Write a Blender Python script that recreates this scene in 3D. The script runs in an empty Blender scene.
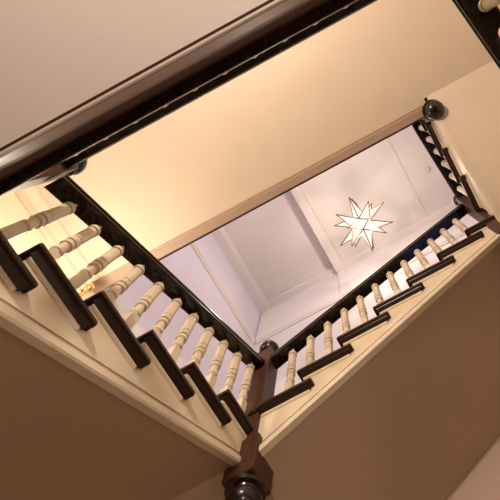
import bpy, bmesh, math
from mathutils import Vector, Matrix
sc = bpy.context.scene
C = sc.collection
PI = math.pi

# ------------------------------------------------------------------ materials
def new_mat(name):
    m = bpy.data.materials.new(name); m.use_nodes = True
    return m, m.node_tree.nodes, m.node_tree.links, m.node_tree.nodes['Principled BSDF']

def paint(name, c1, c2, rough=.6, scale=6.0, bump=.0, spec=.3):
    m, N, L, b = new_mat(name)
    tc = N.new('ShaderNodeTexCoord')
    n = N.new('ShaderNodeTexNoise'); n.inputs['Scale'].default_value = scale; n.inputs['Detail'].default_value = 5
    r = N.new('ShaderNodeValToRGB')
    r.color_ramp.elements[0].position = .35; r.color_ramp.elements[0].color = (*c1, 1)
    r.color_ramp.elements[1].position = .65; r.color_ramp.elements[1].color = (*c2, 1)
    L.new(tc.outputs['Object'], n.inputs['Vector']); L.new(n.outputs['Fac'], r.inputs['Fac'])
    L.new(r.outputs['Color'], b.inputs['Base Color'])
    b.inputs['Roughness'].default_value = rough
    b.inputs['Specular IOR Level'].default_value = spec
    if bump:
        n2 = N.new('ShaderNodeTexNoise'); n2.inputs['Scale'].default_value = 120
        bp = N.new('ShaderNodeBump'); bp.inputs['Strength'].default_value = bump; bp.inputs['Distance'].default_value = .003
        L.new(tc.outputs['Object'], n2.inputs['Vector']); L.new(n2.outputs['Fac'], bp.inputs['Height'])
        L.new(bp.outputs['Normal'], b.inputs['Normal'])
    return m

def wood(name, c1, c2, rough=.28, stretch=(1, 1, 1), spec=.5):
    m, N, L, b = new_mat(name)
    tc = N.new('ShaderNodeTexCoord'); mp = N.new('ShaderNodeMapping')
    mp.inputs['Scale'].default_value = stretch
    n = N.new('ShaderNodeTexNoise'); n.inputs['Scale'].default_value = 9; n.inputs['Detail'].default_value = 7
    n.inputs['Distortion'].default_value = 1.2
    r = N.new('ShaderNodeValToRGB')
    r.color_ramp.elements[0].position = .3; r.color_ramp.elements[0].color = (*c1, 1)
    r.color_ramp.elements[1].position = .7; r.color_ramp.elements[1].color = (*c2, 1)
    L.new(tc.outputs['Object'], mp.inputs['Vector']); L.new(mp.outputs['Vector'], n.inputs['Vector'])
    L.new(n.outputs['Fac'], r.inputs['Fac']); L.new(r.outputs['Color'], b.inputs['Base Color'])
    b.inputs['Roughness'].default_value = rough
    b.inputs['Specular IOR Level'].default_value = spec
    return m

def emit(name, col, strength, mixt=0.0):
    m, N, L, b = new_mat(name)
    e = N.new('ShaderNodeEmission'); e.inputs['Color'].default_value = (*col, 1); e.inputs['Strength'].default_value = strength
    out = N['Material Output']
    if mixt:
        t = N.new('ShaderNodeBsdfTransparent'); mx = N.new('ShaderNodeMixShader'); mx.inputs[0].default_value = mixt
        L.new(e.outputs[0], mx.inputs[1]); L.new(t.outputs[0], mx.inputs[2]); L.new(mx.outputs[0], out.inputs['Surface'])
    else:
        L.new(e.outputs[0], out.inputs['Surface'])
    return m

M = dict(
    tread=wood('dark_walnut_treads', (.017, .0062, .0032), (.032, .0115, .0055), .32, (2, 12, 12), .25),
    rail=wood('near_black_polished_wood', (.010, .0055, .004), (.020, .010, .006), .22, (2, 2, 2), .3),
    newel=wood('brown_polished_newel_wood', (.050, .019, .009), (.085, .033, .015), .5, (14, 14, 1.5), .2),
    drop=wood('black_turned_wood', (.008, .005, .004), (.016, .009, .006), .22, (4, 4, 4)),
    fascia=wood('brown_gallery_edge_wood', (.25, .165, .115), (.31, .21, .15), .45, (1.2, 14, 14), .3),
    trimbrown=wood('red_brown_edge_wood', (.05, .020, .009), (.085, .034, .016), .6, (1.2, 14, 14), .12),
    cream=paint('cream_gloss_paint', (.66, .55, .41), (.72, .61, .47), .42, 5, 0, .4),
    baluster=paint('ivory_baluster_paint', (.60, .50, .375), (.67, .565, .43), .40, 8, 0, .4),
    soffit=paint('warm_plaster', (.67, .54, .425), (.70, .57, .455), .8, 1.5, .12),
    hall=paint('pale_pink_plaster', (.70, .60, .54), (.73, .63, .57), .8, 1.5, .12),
    wall=paint('off_white_wall_paint', (.72, .67, .63), (.76, .71, .67), .7, 1.5, .05),
    wallw=paint('cream_wall_paint', (.74, .64, .47), (.78, .68, .50), .7, 1.5, .05),
    ceil=paint('white_ceiling_paint', (.72, .67, .63), (.76, .71, .66), .7, 1.2, .05),
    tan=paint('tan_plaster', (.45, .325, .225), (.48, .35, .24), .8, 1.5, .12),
    tanwall=paint('tan_wall_paint', (.50, .37, .30), (.53, .39, .32), .8, 1.5, .08),
    floor=wood('hall_floor_boards', (.05, .025, .014), (.08, .04, .02), .4, (8, 1, 1)),
    brass=wood('brass', (.75, .48, .16), (.85, .58, .22), .22, (3, 3, 3)),
    darkbrass=wood('aged_brass', (.20, .095, .03), (.30, .15, .05), .35, (3, 3, 3)),
    navy=paint('blue_reflection_strip', (.010, .014, .085), (.014, .018, .11), .5, 5),  # flat navy colour standing for a reflection in the rail
    trimtan=paint('pinkish_tan_trim_paint', (.40, .28, .21), (.43, .30, .225), .5, 4),
    lilac=paint('window_light_tinted_wall', (.69, .655, .73), (.72, .685, .76), .7, 2),  # bluish window light put into the upper left wall's colour
    plastic=paint('white_plastic', (.6, .55, .5), (.63, .58, .53), .5, 5),
)
for k in ('brass', 'darkbrass'):
    M[k].node_tree.nodes['Principled BSDF'].inputs['Metallic'].default_value = 1.0
M['star'] = emit('lit_frosted_star_glass', (1.0, .93, .84), 1.15, .35)
M['shade'] = emit('lit_sconce_glass', (1.0, .78, .45), 6.0)
M['pane'] = emit('evening_window_glass', (.58, .60, 1.0), 4.0)

# ------------------------------------------------------------------ mesh helpers
def box(bm, a, b):
    lo = [min(a[i], b[i]) for i in range(3)]; hi = [max(a[i], b[i]) for i in range(3)]
    v = [bm.verts.new((x, y, z)) for x in (lo[0], hi[0]) for y in (lo[1], hi[1]) for z in (lo[2], hi[2])]
    for f in ((0, 1, 3, 2), (4, 6, 7, 5), (0, 4, 5, 1), (2, 3, 7, 6), (0, 2, 6, 4), (1, 5, 7, 3)):
        bm.faces.new([v[i] for i in f])
    return bm

def prism(bm, ring, off):
    """ring: list of 3D points (polygon), off: extrusion vector"""
    off = Vector(off)
    a = [bm.verts.new(Vector(p)) for p in ring]; b = [bm.verts.new(Vector(p) + off) for p in ring]
    bm.faces.new(a); bm.faces.new(b[::-1])
    n = len(a)
    for i in range(n):
        bm.faces.new((a[i], a[(i + 1) % n], b[(i + 1) % n], b[i]))
    return bm

def loft(bm, rings):
    vs = [[bm.verts.new(p) for p in r] for r in rings]
    n = len(vs[0])
    bm.faces.new(vs[0]); bm.faces.new(vs[-1][::-1])
    for i in range(len(vs) - 1):
        for j in range(n):
            bm.faces.new((vs[i][j], vs[i][(j + 1) % n], vs[i + 1][(j + 1) % n], vs[i + 1][j]))
    return bm

def lathe(bm, prof, seg=24, c=(0, 0, 0)):
    rings = [[(c[0] + r * math.cos(2 * PI * j / seg), c[1] + r * math.sin(2 * PI * j / seg), c[2] + z) for j in range(seg)] for r, z in prof]
    return loft(bm, rings)

def obj(name, bm, mat, parent=None, bevel=0.0, smooth=False, loc=None, ang=38):
    bmesh.ops.recalc_face_normals(bm, faces=bm.faces[:])
    me = bpy.data.meshes.new(name); bm.to_mesh(me); bm.free()
    if smooth:
        for p in me.polygons: p.use_smooth = True
        me.set_sharp_from_angle(angle=math.radians(ang))
    me.materials.append(mat)
    o = bpy.data.objects.new(name, me); C.objects.link(o)
    if loc is not None: o.location = loc
    if parent:
        o.parent = parent
        if loc is None: o.location = -Vector(parent_world(parent))
    if bevel:
        b = o.modifiers.new('bevel', 'BEVEL'); b.width = bevel; b.segments = 2; b.limit_method = 'ANGLE'; b.angle_limit = math.radians(50)
    return o

def parent_world(p):
    v = Vector(p.location)
    while p.parent: p = p.parent; v += Vector(p.location)
    return v

def thing(name, label, cat, loc, group=None):
    o = bpy.data.objects.new(name, None); C.objects.link(o); o.location = loc; o.empty_display_size = .1
    o['label'] = label; o['category'] = cat
    if group: o['group'] = group
    return o

def struct(name, bm, mat, parent=None):
    o = obj(name, bm, mat, parent)
    if not parent: o['kind'] = 'structure'
    return o
B = bmesh.new

# ------------------------------------------------------------------ plan (metres, camera at the origin, floor at FL)
FL = -1.5
WX0, WX1, WY0, WY1 = -2.46, 2.10, -3.3, 2.62
CEIL = 8.32
XA, YB, XC = -1.193, 1.44, .79            # tread-end planes of the three flights
RC = .068; BC = .077                                  # rail centre line behind the tread ends
FACE = .052                                # string face behind the tread ends
mapA = lambda s, w, z: (XA - w, s, z)
mapB = lambda s, w, z: (s, YB - .026 + w, z)
mapBR = lambda s, w, z: (s, YB + w, z)
mapC = lambda s, w, z: (XC + w, -s, z)

# ------------------------------------------------------------------ flights
def cove(mp, e0, e1, z, parent):
    """dark scotia and the slim cream fillet below it, under a tread end"""
    bm = B(); prof = [(.014, z - .0362), (.0445, z - .0362), (.0445, z - .060), (.038, z - .058), (.028, z - .050), (.019, z - .043)]
    loft(bm, [[mp(e, w, zz) for w, zz in prof] for e in (e0, e1)]); obj('scotia', bm, M['tread'], parent)
    bm = B(); prof = [(.045, z - .0362), (.056, z - .0362), (.056, z - .080), (.048, z - .080), (.040, z - .072), (.040, z - .0605), (.045, z - .0602)]
    loft(bm, [[mp(e, w, zz) for w, zz in prof] for e in (e0 + .012, e1 - .012)]); obj('cove_moulding', bm, M['cream'], parent)

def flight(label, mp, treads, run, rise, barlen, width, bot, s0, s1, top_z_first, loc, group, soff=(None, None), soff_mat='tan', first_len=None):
    """treads: (start s, top z); bot: (s, z, slope) of the string's lower edge; s0..s1 extent of the string"""
    t = thing('stair_flight', label, 'stairs', loc, group)
    bz = lambda s: bot[1] + (s - bot[0]) * bot[2]
    # treads with a returned nosing
    for k, (s, z) in enumerate(treads):
        bl = barlen
        poly = [(s, 0), (s, width), (s + run + .03, width), (s + run + .03, .060), (s + bl, .060), (s + bl, 0)]
        bm = B(); prism(bm, [mp(a, w, z - .036) for a, w in poly], (0, 0, .036))
        tr = obj('tread', bm, M['tread'], t, bevel=.011)
        bm = B()                           # cove under the nosing along the tread end
        cove(mp, s + .018, s + bl - .020, z, tr)
        bm.free()
        bm = B(); box(bm, mp(s + .030, .086, z - rise), mp(s + .048, width, z - .0362))
        obj('riser', bm, M['cream'], t)
    # cut string
    top = [(s0, top_z_first - .0365)]
    for s, z in treads:
        top += [(s + .032, top[-1][1]), (s + .032, z - .0365)]
    top.append((s1, top[-1][1]))
    top = [(min(max(a, s0), s1), b) for a, b in top]
    bm = B()
    ring = [mp(a, FACE, b) for a, b in top] + [mp(s1, FACE, bz(s1) + .092), mp(s0, FACE, bz(s0) + .092)]
    d = Vector(mp(0, .033, 0)) - Vector(mp(0, 0, 0))
    prism(bm, ring, d)
    obj('string_board', bm, M['cream'], t)
    # moulding along the lower edge of the string
    prof = [(.080, .074), (.049, .074), (.046, .068), (.050, .062), (.044, .054), (.037, .048), (.034, .042), (.034, .012), (.040, .0), (.080, .0)]
    bm = B(); loft(bm, [[mp(s, w, bz(s) + h) for w, h in prof] for s in (s0, s1)])
    obj('string_moulding', bm, M['cream'], t)
    # plastered underside
    a0 = s0 if soff[0] is None else soff[0]; a1 = s1 if soff[1] is None else soff[1]
    bm = B(); loft(bm, [[mp(s, .077, bz(s) + .008), mp(s, width, bz(s) + .008), mp(s, width, bz(s) + .04), mp(s, .077, bz(s) + .04)] for s in (a0, a1)])
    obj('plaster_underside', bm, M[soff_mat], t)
    return t

RA = .17; RUN_A = .30
NA = lambda y: 1.995 + (y + .042) / RUN_A * RA
RUN_B = .298
NB = lambda x: 3.015 + (x + .913) / RUN_B * RA
RUN_C = .25
NC = lambda s: 4.205 + (s + 1.44) / RUN_C * RA
NL = lambda s: 1.825 + (s - .055) / .29 * RA      # lowest flight, s = -Y

flight('rising flight at left, dark treads seen from below, ending at the lower newel', mapA,
       [(-.042 + .30 * k, 1.995 + .17 * k) for k in range(5)], RUN_A, RA, .395, 1.262,
       (0, NA(0) - .455, RA / RUN_A), -.285, 1.447, 1.825, (XA, -.29, 1.42), 'flights round the stairwell', soff=(-.285, 1.44))
flight('flight at right climbing from the central newel, above the brown sloping underside', mapB,
       [(-.913 + RUN_B * k, 3.015 + .17 * k) for k in range(6)], RUN_B, RA, .395, 1.203,
       (-1.1, NB(-1.1) - .455, RA / RUN_B), -1.20, .80, 2.845, (-1.2, YB, 2.4), 'flights round the stairwell', soff=(-1.19, .80))
flight('short steep-looking flight at upper right under the far corner newel', mapC,
       [(-1.44 + RUN_C * k, 4.205 + .17 * k) for k in range(3)] + [(-.69, 4.715)], RUN_C, RA, .345, 1.305,
       (-1.44, 3.666, .595), -1.45, -.54, 4.035, (XC, 1.44, 3.7), 'flights round the stairwell', soff=(-1.45, -.372), soff_mat='soffit')

# landings -----------------------------------------------------------
def landing(label, loc, group='stair landings'):
    return thing('stair_landing', label, 'landing', loc, group)
# corner landing between the left and the right flight
l1 = landing('corner landing whose brown underside shows behind the low newel pendant', (-1.9, 2.0, 2.4))
bm = B(); box(bm, (WX0 + .004, 1.458, 2.809), (-1.26, WY1 - .004, 2.845)); box(bm, (-1.26, 1.474, 2.809), (-.83, WY1 - .004, 2.845)); obj('floor_board', bm, M['tread'], l1)
bm = B(); box(bm, (-1.19, YB - .026, 2.809), (-.805, YB + .036, 2.845)); n_ = obj('nosing', bm, M['tread'], l1, bevel=.011)
cove(mapB, -1.18, -.825, 2.845, n_)
bm = B(); box(bm, (XA - .062, 1.428, 2.809), (XA, 1.46, 2.845)); obj('nosing', bm, M['tread'], l1, bevel=.011)
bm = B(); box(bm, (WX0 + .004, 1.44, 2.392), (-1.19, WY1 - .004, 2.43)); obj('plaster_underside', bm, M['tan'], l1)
# corner landing between the right and the upper flight
l2 = landing('corner landing at the right edge joining the right flight and short flight', (1.4, 2.0, 3.6))
bm = B(); box(bm, (.86, 1.47, 3.999), (WX1 - .004, WY1 - .004, 4.035)); obj('floor_board', bm, M['tread'], l2)
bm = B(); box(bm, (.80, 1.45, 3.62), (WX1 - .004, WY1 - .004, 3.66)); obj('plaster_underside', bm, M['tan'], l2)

def sweep_x(prof, x0, x1):
    bm = B(); loft(bm, [[(x, y, z) for y, z in prof] for x in (x0, x1)]); return bm
# upper landing
l3 = landing('upper landing overhead, flat warm beige underside lit from the left', (0, .4, 4.3))
bm = B(); box(bm, (WX0 + .004, WY0 + .004, 4.31), (XC + .05, .47, 4.35)); box(bm, (XC + .05, WY0 + .004, 4.31), (WX1 - .004, .372, 4.35)); obj('plaster_underside', bm, M['soffit'], l3)
bm = sweep_x([(.412, 4.310), (.412, 4.302), (.420, 4.296), (.438, 4.296), (.442, 4.290), (.505, 4.290), (.512, 4.297), (.512, 4.66), (.470, 4.66), (.470, 4.310)], WX0 + .004, .79)
obj('edge_trim', bm, M['trimtan'], l3)
bm = B(); box(bm, (WX0 + .004, .40, 4.662), (.79, .571, 4.70)); obj('nosing', bm, M['trimbrown'], l3, bevel=.01)
bm = B(); box(bm, (WX0 + .004, WY0 + .004, 4.66), (WX1 - .004, .399, 4.70)); obj('floor_board', bm, M['tread'], l3)
bm = B(); loft(bm, [[(x, y, z) for x, z in ((WX0, 4.31), (WX0, 4.16), (WX0 + .03, 4.16), (WX0 + .035, 4.22), (WX0 + .09, 4.28), (WX0 + .095, 4.31))] for y in (-1.6, .41)])
bmesh.ops.translate(bm, verts=bm.verts, vec=(.004, 0, -.001))
obj('cornice', bm, M['cream'], l3)
# lower gallery landing
l4 = landing('lower gallery landing across the upper left, moulded brown edge and pinkish underside', (0, -.29, 1.42))
bm = B(); box(bm, (WX0 + .004, WY0 + .004, 1.42), (XC + .03, -.285, 1.45)); obj('plaster_underside', bm, M['hall'], l4)
prof = [(-.299, 1.419), (-.292, 1.419), (-.286, 1.43), (-.286, 1.465), (-.297, 1.483), (-.299, 1.483)]
bm = sweep_x(prof, XA - .09, XC + .03); obj('bottom_bead', bm, M['trimbrown'], l4)
prof = [(-.299, 1.4835), (-.294, 1.4835), (-.291, 1.495), (-.291, 1.615), (-.287, 1.63), (-.291, 1.645), (-.299, 1.645)]
bm = sweep_x(prof, XA - .09, XC + .03); obj('fascia_board', bm, M['fascia'], l4)
prof = [(-.325, 1.645), (-.291, 1.645), (-.289, 1.68), (-.282, 1.72), (-.281, 1.785), (-.325, 1.785)]
bm = sweep_x(prof, XA - .05, XC + .03); obj('cove_moulding', bm, M['trimbrown'], l4)
bm = B(); box(bm, (XA - .05, -.40, 1.786), (XC + .05, -.243, 1.824)); obj('nosing', bm, M['rail'], l4, bevel=.008)
bm = B(); box(bm, (XA - .062, -.30, 1.789), (XA, .095, 1.825)); n_ = obj('nosing', bm, M['tread'], l4, bevel=.011)
cove(mapA, -.285, .075, 1.825, n_)
bm = B(); box(bm, (WX0 + .004, WY0 + .004, 1.788), (WX1 - .004, -.401, 1.824)); box(bm, (WX0 + .004, -.401, 1.788), (XA - .07, .0, 1.824)); obj('floor_board', bm, M['tread'], l4)

# ------------------------------------------------------------------ balusters, rails
PROF = [(.009, 0), (.0105, -.036), (.016, -.052), (.028, -.064), (.031, -.068), (.031, -.098), (.0225, -.099), (.0225, -.109), (.0285, -.110), (.0290, -.274), (.0225, -.275), (.0225, -.286),
        (.0315, -.287), (.0315, -.328), (.0225, -.329), (.0225, -.340), (.0305, -.341), (.0305, -.368), (.0225, -.374), (.0225, -.430), (.0285, -.436), (.0285, -.458), (.0225, -.464), (.0215, -.474)]
_cache = {}
def baluster(x, y, ztop, zbot, parent):
    L_ = round(ztop - zbot, 3)
    base = parent_world(parent)
    if L_ in _cache:
        o = _cache[L_].copy(); C.objects.link(o); o.parent = parent; o.location = Vector((x, y, ztop)) - base; return o
    bm = B(); lathe(bm, [(r, z) for r, z in PROF], 20)
    h = .0245
    loft(bm, [[(-q, -q, z), (q, -q, z), (q, q, z), (-q, q, z)] for q, z in ((.019, -.470), (h, -.480), (h, -L_))])
    o = obj('baluster', bm, M['baluster'], parent, smooth=True, ang=24, loc=Vector((x, y, ztop)) - base)
    _cache[L_] = o
    return o

RP = [(-.046, 0), (.046, 0), (.053, .006), (.053, .020), (.046, .026), (.046, .034), (.054, .042), (.053, .056), (.042, .068), (.020, .074), (-.020, .074), (-.042, .068), (-.053, .056), (-.054, .042), (-.046, .034), (-.046, .026), (-.053, .020), (-.053, .006)]
def rail(mp, pts, parent, w0=RC, ks=1.0):
    bm = B(); loft(bm, [[mp(s, w0 + w * ks, z + h) for w, h in RP] for s, z in pts])
    return obj('handrail', bm, M['rail'], parent)

def balustrade(label, loc):
    return thing('balustrade', label, 'balustrade', loc, 'stair balustrades')
HA, HB, HC = .572, .615, .60
bA = balustrade('balustrade on the left flight, large cream balusters under dark handrail', (XA - RC, .6, 2.3))
rail(mapA, [(-.27, NA(-.27) + HA), (1.46, NA(1.46) + HA)], bA)
for k in range(11):
    y = -.13 + .1503 * k
    i = math.floor((y + .042) / .30 + 1e-6); zt = 1.995 + .17 * i if i >= 0 else 1.825
    i = min(i, 4)
    baluster(XA - BC, y, NA(y) + HA + .001, (1.995 + .17 * i) if i >= 0 else 1.825, bA)
bB = balustrade('balustrade on the right flight, row of small cream balusters below sloping dark rail', (0, YB + RC, 3.4))
hr = rail(mapBR, [(-1.22, NB(-1.22) + HB), (.83, NB(.83) + HB)], bB)
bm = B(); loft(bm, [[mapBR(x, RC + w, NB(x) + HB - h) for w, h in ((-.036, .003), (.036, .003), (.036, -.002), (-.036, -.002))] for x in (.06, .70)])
s_ = obj('painted_reflection', bm, M['navy'], hr); s_['label'] = 'navy strip standing for a blue reflection under the handrail'  # blue reflection on the rail underside, put in as a coloured strip
for k in range(12):
    x = -1.02 + .1503 * k
    i = math.floor((x + .913) / RUN_B + 1e-6)
    baluster(x, YB + BC, NB(x) + HB + .001, min(3.015 + .17 * i, 3.865) if i >= 0 else 2.845, bB)
bC = balustrade('balustrade on the short upper right flight, seen steeply from below', (XC + RC, 1.0, 4.4))
rail(mapC, [(-1.49, NC(-1.49) + HC), (-.74, NC(-.74) + HC), (-.50, NC(-.70) + HC + .02)], bC)
for k in range(6):
    s = -1.36 + .13 * k
    i = math.floor((s + 1.44) / RUN_C + 1e-6)
    baluster(XC + BC, -s, NC(s) + HC + .001, 4.205 + .17 * i, bC)
# gallery balustrade on the lower landing
bG = balustrade('gallery balustrade over the near brown landing edge, mostly hidden by the edge', (0, -.32, 1.825))
mapG = lambda s, w, z: (s, -.284 - w, z)
rail(mapG, [(-1.22, 2.50), (.82, 2.50)], bG)
for k in range(13):
    baluster(-1.09 + .1585 * k, -.352, 2.501, 1.824, bG)
# lowest flight's balustrade, only its rail near the top right corner
bL = balustrade('nearest handrail with one baluster, cut by the top right corner of the picture', (XC + RC, .2, 1.6))
HL = .60
rail(mapC, [(.29, NL(.29) + HL - .05), (-1.0, NL(-1.0) + HL)], bL, RC + .014, 1.3)
flight('lowest flight rising to the gallery landing beneath the nearest handrail', mapC,
       [(-.815 + .29 * k, 1.315 + .17 * k) for k in range(3)] + [(.055, 1.825)], .29, RA, .385, 1.305,
       (0, NL(0) - .455, RA / .29), -1.0, .28, 1.145, (XC, .3, 1.2), 'flights round the stairwell', soff_mat='hall')
for k in range(8):
    s = -.69 + .145 * k
    i = min(math.floor((s + .815) / .29 + 1e-6), 3)
    baluster(XC + RC + .028, -s, NL(s) + HL + .001, 1.315 + .17 * i, bL)

# ------------------------------------------------------------------ newels
def newel(x, y, zb, zt, label, drop=True, block=False, off=(0, 0)):
    t = thing('newel_post', label, 'newel post', (x, y, zb), 'newel posts')
    q = .064
    bm = B(); box(bm, (x - q, y - q, zb), (x + q, y + q, zt))
    obj('shaft', bm, M['newel'], t, bevel=.006)
    bm = B(); lathe(bm, [(.062, 0), (.074, .004), (.078, .018), (.072, .030), (.058, .036), (.056, .048), (.068, .058), (.077, .076), (.080, .098), (.074, .124), (.052, .146), (.028, .160), (.006, .165)], 28, (x, y, zt))
    obj('cap', bm, M['drop'], t, smooth=True)
    if drop:
        dx, dy = off
        if block:
            bm = B(); box(bm, (x + dx - .094, y + dy - .094, zb - .285), (x + dx + .094, y + dy + .094, zb - .0005))
            obj('foot_block', bm, M['newel'], t, bevel=.008)
            zb -= .286
        k = 1.18 if block else 1.0
        bm = B(); lathe(bm, [(r_ * k, z_ * k) for r_, z_ in [(.060, .0), (.088, -.004), (.092, -.018), (.086, -.030), (.066, -.036), (.062, -.048), (.074, -.058), (.082, -.078), (.080, -.104), (.064, -.130), (.040, -.146), (.020, -.152), (.004, -.155)]], 28, (x + dx, y + dy, zb))
        obj('pendant_drop', bm, M['drop'], t, smooth=True)
    return t
newel(XA - RC + .020, YB + RC, 2.566, 3.67, 'central dark newel post where the left and right balustrades meet', block=True, off=(.010, .012))
newel(XC + RC, YB + RC, 3.80, 4.86, 'newel post at the right edge between the right flight and short flight', block=True, off=(-.017, .017))
newel(XC + RC, .495, 4.29, 5.50, 'newel at the upper right corner of the opening, only its dark round pendant showing')
newel(XA - RC, -.352, 1.41, 2.62, 'newel post at far left, dark rounded cap peeping below the gallery rail', drop=False)

# ------------------------------------------------------------------ room shell
def wall(name, a, b, mat):
    bm = B(); box(bm, a, b); return struct(name, bm, mat)
T = .12
wall('wall_left', (WX0 - T, WY0, FL), (WX0, WY1 + T, 4.50), M['wallw'])
wall('wall_left_upper', (WX0 - T, WY0, 4.50), (WX0, WY1 + T, CEIL), M['lilac'])
wall('wall_front', (WX0, WY1, FL), (WX1, WY1 + T, 3.60), M['tanwall'])
wall('wall_front_upper', (WX0, WY1, 3.60), (WX1, WY1 + T, CEIL), M['wall'])
wall('wall_right', (WX1, WY0, FL), (WX1 + T, WY1 + T, CEIL), M['wall'])
wall('wall_back', (WX0, WY0 - T, FL), (WX1, WY0, CEIL), M['wall'])
wall('floor', (WX0 - T, WY0 - T, FL - .1), (WX1 + T, WY1 + T, FL), M['floor'])
wall('ceiling', (WX0 - T, WY0 - T, CEIL), (WX1 + T, WY1 + T, CEIL + .1), M['ceil'])
# ceiling battens and wall battens
SO = 8.06
bm = B(); box(bm, (WX0, WY0, SO), (WX0 + .15, WY1, CEIL)); struct('trim_1', bm, M['ceil'])
bm = B(); box(bm, (-.995, WY0, SO), (-.85, WY1, CEIL)); struct('trim_2', bm, M['ceil'])
bm = B(); box(bm, (.62, WY0, CEIL - .012), (.80, WY1 - .10, CEIL)); struct('trim_3', bm, M['ceil'])
bm = B(); box(bm, (WX0 + .15, WY1 - .10, CEIL - .13), (-.995, WY1, CEIL)); box(bm, (-.85, WY1 - .10, CEIL - .13), (WX1, WY1, CEIL)); struct('trim_4', bm, M['ceil'])
PR = 7.02
bm = B(); box(bm, (WX0 + .03, WY1 - .035, PR), (WX0 + .16, WY1, SO)); struct('trim_5', bm, M['ceil'])
bm = B(); box(bm, (-.985, WY1 - .035, PR), (-.85, WY1, SO)); struct('trim_6', bm, M['ceil'])
def pic(d):                                # picture-rail profile, d = depth off the wall
    return [(0, PR - .06), (.018, PR - .06), (.022, PR - .03), (.045, PR - .01), (.05, PR + .02), (.03, PR + .03), (.03, PR + .05), (0, PR + .06)]
bm = B(); loft(bm, [[(WX0 + d, y, z) for d, z in pic(0)] for y in (WY0, WY1)]); struct('trim_7', bm, M['ceil'])
bm = B(); loft(bm, [[(x, WY1 - d, z) for d, z in pic(0)] for x in (WX0 + .05, WX1)]); struct('trim_8', bm, M['ceil'])

# evening window in the upper hall
bm = B(); box(bm, (-1.9, WY0, 5.3), (.3, WY0 + .06, 7.5)); w_ = struct('window_1', bm, M['wall'])
bm = B(); box(bm, (-1.8, WY0 + .061, 5.4), (.2, WY0 + .07, 7.4)); obj('pane', bm, M['pane'], w_)

# ------------------------------------------------------------------ star lantern
SC = Vector((-.204, 1.743, 6.9)); SR = .43
st = thing('star_lantern', 'glowing white glass star lantern with brass edges hanging below the ceiling', 'lamp', SC)
def star():
    # many-pointed star: icosahedron-like body with a spike on every face
    bmI = B(); bmesh.ops.create_icosphere(bmI, subdivisions=1, radius=.15)
    rot = Matrix.Rotation(.35, 3, 'Z') @ Matrix.Rotation(.25, 3, 'X')
    bmesh.ops.transform(bmI, matrix=rot.to_4x4(), verts=bmI.verts)
    glass = B(); brass = B()
    def rod(a, b, r):
        a = Vector(a); b = Vector(b); d = (b - a).normalized()
        u = d.orthogonal().normalized(); v = d.cross(u)
        loft(brass, [[p + (u * math.cos(q) + v * math.sin(q)) * r for q in (0, PI * 2 / 5, PI * 4 / 5, PI * 6 / 5, PI * 8 / 5)] for p in (a, b)])
    spk = 0
    for f in bmI.faces:
        c = f.calc_center_median(); n = c.normalized()
        tip = n * (SR if spk % 3 else SR * .92); spk += 1
        vs = [v.co.copy() for v in f.verts]
        g = [glass.verts.new(p) for p in vs]; tp = glass.verts.new(tip)
        for i in range(3):
            glass.faces.new((g[i], g[(i + 1) % 3], tp))
            rod(vs[i], tip, .0068)
        lathe_c = tip
        bmesh.ops.create_icosphere(brass, subdivisions=1, radius=.009, matrix=Matrix.Translation(tip))
    bmI.free()
    return glass, brass
g_, b_ = star()
obj('glass_panels', g_, M['star'], st, loc=(0, 0, 0))
obj('brass_edges', b_, M['darkbrass'], st, loc=(0, 0, 0))
bm = B(); lathe(bm, [(.005, .12), (.005, CEIL - SC.z - .03), (.05, CEIL - SC.z - .025), (.055, CEIL - SC.z)], 12); obj('hanging_rod', bm, M['brass'], st, loc=(0, 0, 0))
# smoke detector on the ceiling
sd = thing('smoke_detector', 'small round white detector on the ceiling right of the star lantern', 'smoke detector', (1.155, 1.79, CEIL))
bm = B(); lathe(bm, [(.05, 0), (.05, -.02), (.042, -.03), (.02, -.034)], 20); obj('housing', bm, M['plastic'], sd, smooth=True, loc=(0, 0, 0))

# ------------------------------------------------------------------ brass wall lamp beside the left flight
wl = thing('wall_lamp', 'gold wall lamp glimpsed through the left balusters beside a dark tread', 'lamp', (WX0 + .06, .405, 3.90))
bm = B(); lathe(bm, [(.0, 0), (.06, 0), (.06, .012), (.03, .022), (.0, .024)], 20)
bmesh.ops.rotate(bm, verts=bm.verts, matrix=Matrix.Rotation(PI / 2, 3, 'Y')); obj('back_plate', bm, M['brass'], wl, smooth=True, loc=(0, 0, 0))
bm = B(); rings = []
for i in range(13):
    a = PI * i / 12
    p = Vector((.02 + .14 * (1 - math.cos(a)) / 2, 0, .07 * math.sin(a)))
    tng = Vector((.07 * math.sin(a) + 1e-4, 0, .07 * math.cos(a))).normalized(); n = Vector((0, 1, 0)); b = tng.cross(n)
    rings.append([p + (n * math.cos(q * PI / 4) + b * math.sin(q * PI / 4)) * .014 for q in range(8)])
loft(bm, rings); obj('arm', bm, M['brass'], wl, smooth=True, loc=(0, 0, 0))
bm = B(); lathe(bm, [(.012, .045), (.026, .03), (.034, .0), (.022, -.03), (.012, -.04), (.012, -.255), (.024, -.26), (.024, -.27)], 20, (.16, 0, 0)); obj('cup', bm, M['brass'], wl, smooth=True, loc=(0, 0, 0))
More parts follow.
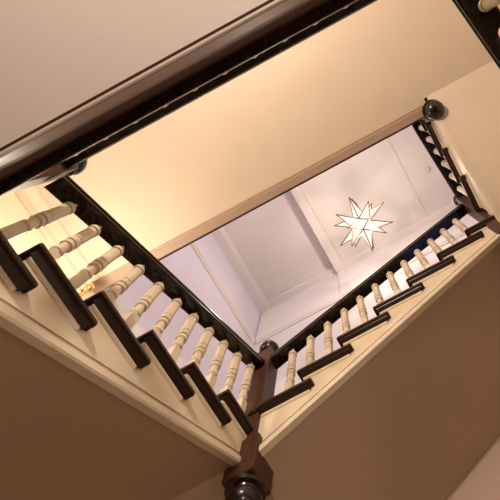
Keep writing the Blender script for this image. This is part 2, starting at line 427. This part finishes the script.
bm = B(); lathe(bm, [(.02, -.271), (.045, -.285), (.06, -.33), (.052, -.39), (.02, -.41)], 20, (.16, 0, 0)); obj('glass_shade', bm, M['shade'], wl, smooth=True, loc=(0, 0, 0))

# ------------------------------------------------------------------ lights
def point(name, loc, watts, col, r=.05):
    l = bpy.data.lights.new(name, 'POINT'); l.energy = watts; l.color = col; l.shadow_soft_size = r
    o = bpy.data.objects.new(name, l); C.objects.link(o); o.location = loc; return o
point('star_bulb', SC, 135, (1.0, .82, .70), .03)
point('upper_hall_lamp', (-.2, -1.0, 6.7), 120, (1.0, .79, .67), .15)
point('wall_lamp_bulb', (WX0 + .34, .36, 3.50), 36, (1.0, .86, .68), .05)
point('gallery_lamp', (-.2, -1.7, 3.0), 190, (1.0, .85, .68), .06)
point('hall_lamp', (.4, -1.3, .50), 78, (1.0, .84, .73), .10)
point('right_flight_fill', (1.9, .0, -.5), 29, (1.0, .78, .56), .10)  # unseen fill light added to brighten the right flight's underside
w = bpy.data.worlds.new('W'); sc.world = w; w.use_nodes = True
w.node_tree.nodes['Background'].inputs[0].default_value = (1, .8, .6, 1); w.node_tree.nodes['Background'].inputs[1].default_value = .02

# ------------------------------------------------------------------ camera
R = [[0.8815821083969161, 0.4675352464711391, -0.0649906105650157], [-0.47103508553775386, 0.8624067365588153, -0.18541997985765246], [-0.030642035619080854, 0.19407579458846774, 0.9805078539246723]]
F, PX, PY = 504.187, 348.806, 201.310
cam = bpy.data.cameras.new('camera'); co = bpy.data.objects.new('camera', cam); C.objects.link(co)
right = Vector(R[0]); down = Vector(R[1]); fwd = Vector(R[2])
co.matrix_world = Matrix(((right.x, -down.x, -fwd.x, 0), (right.y, -down.y, -fwd.y, 0), (right.z, -down.z, -fwd.z, 0), (0, 0, 0, 1)))
cam.sensor_width = 36; cam.sensor_fit = 'HORIZONTAL'; cam.lens = F / 500 * 36
cam.shift_x = (250 - PX) / 500; cam.shift_y = (PY - 250) / 500
cam.clip_start = .05
sc.camera = co
sc.view_settings.view_transform = 'Standard'; sc.view_settings.look = 'None'
sc.view_settings.gamma = 1; sc.view_settings.exposure = 0.0
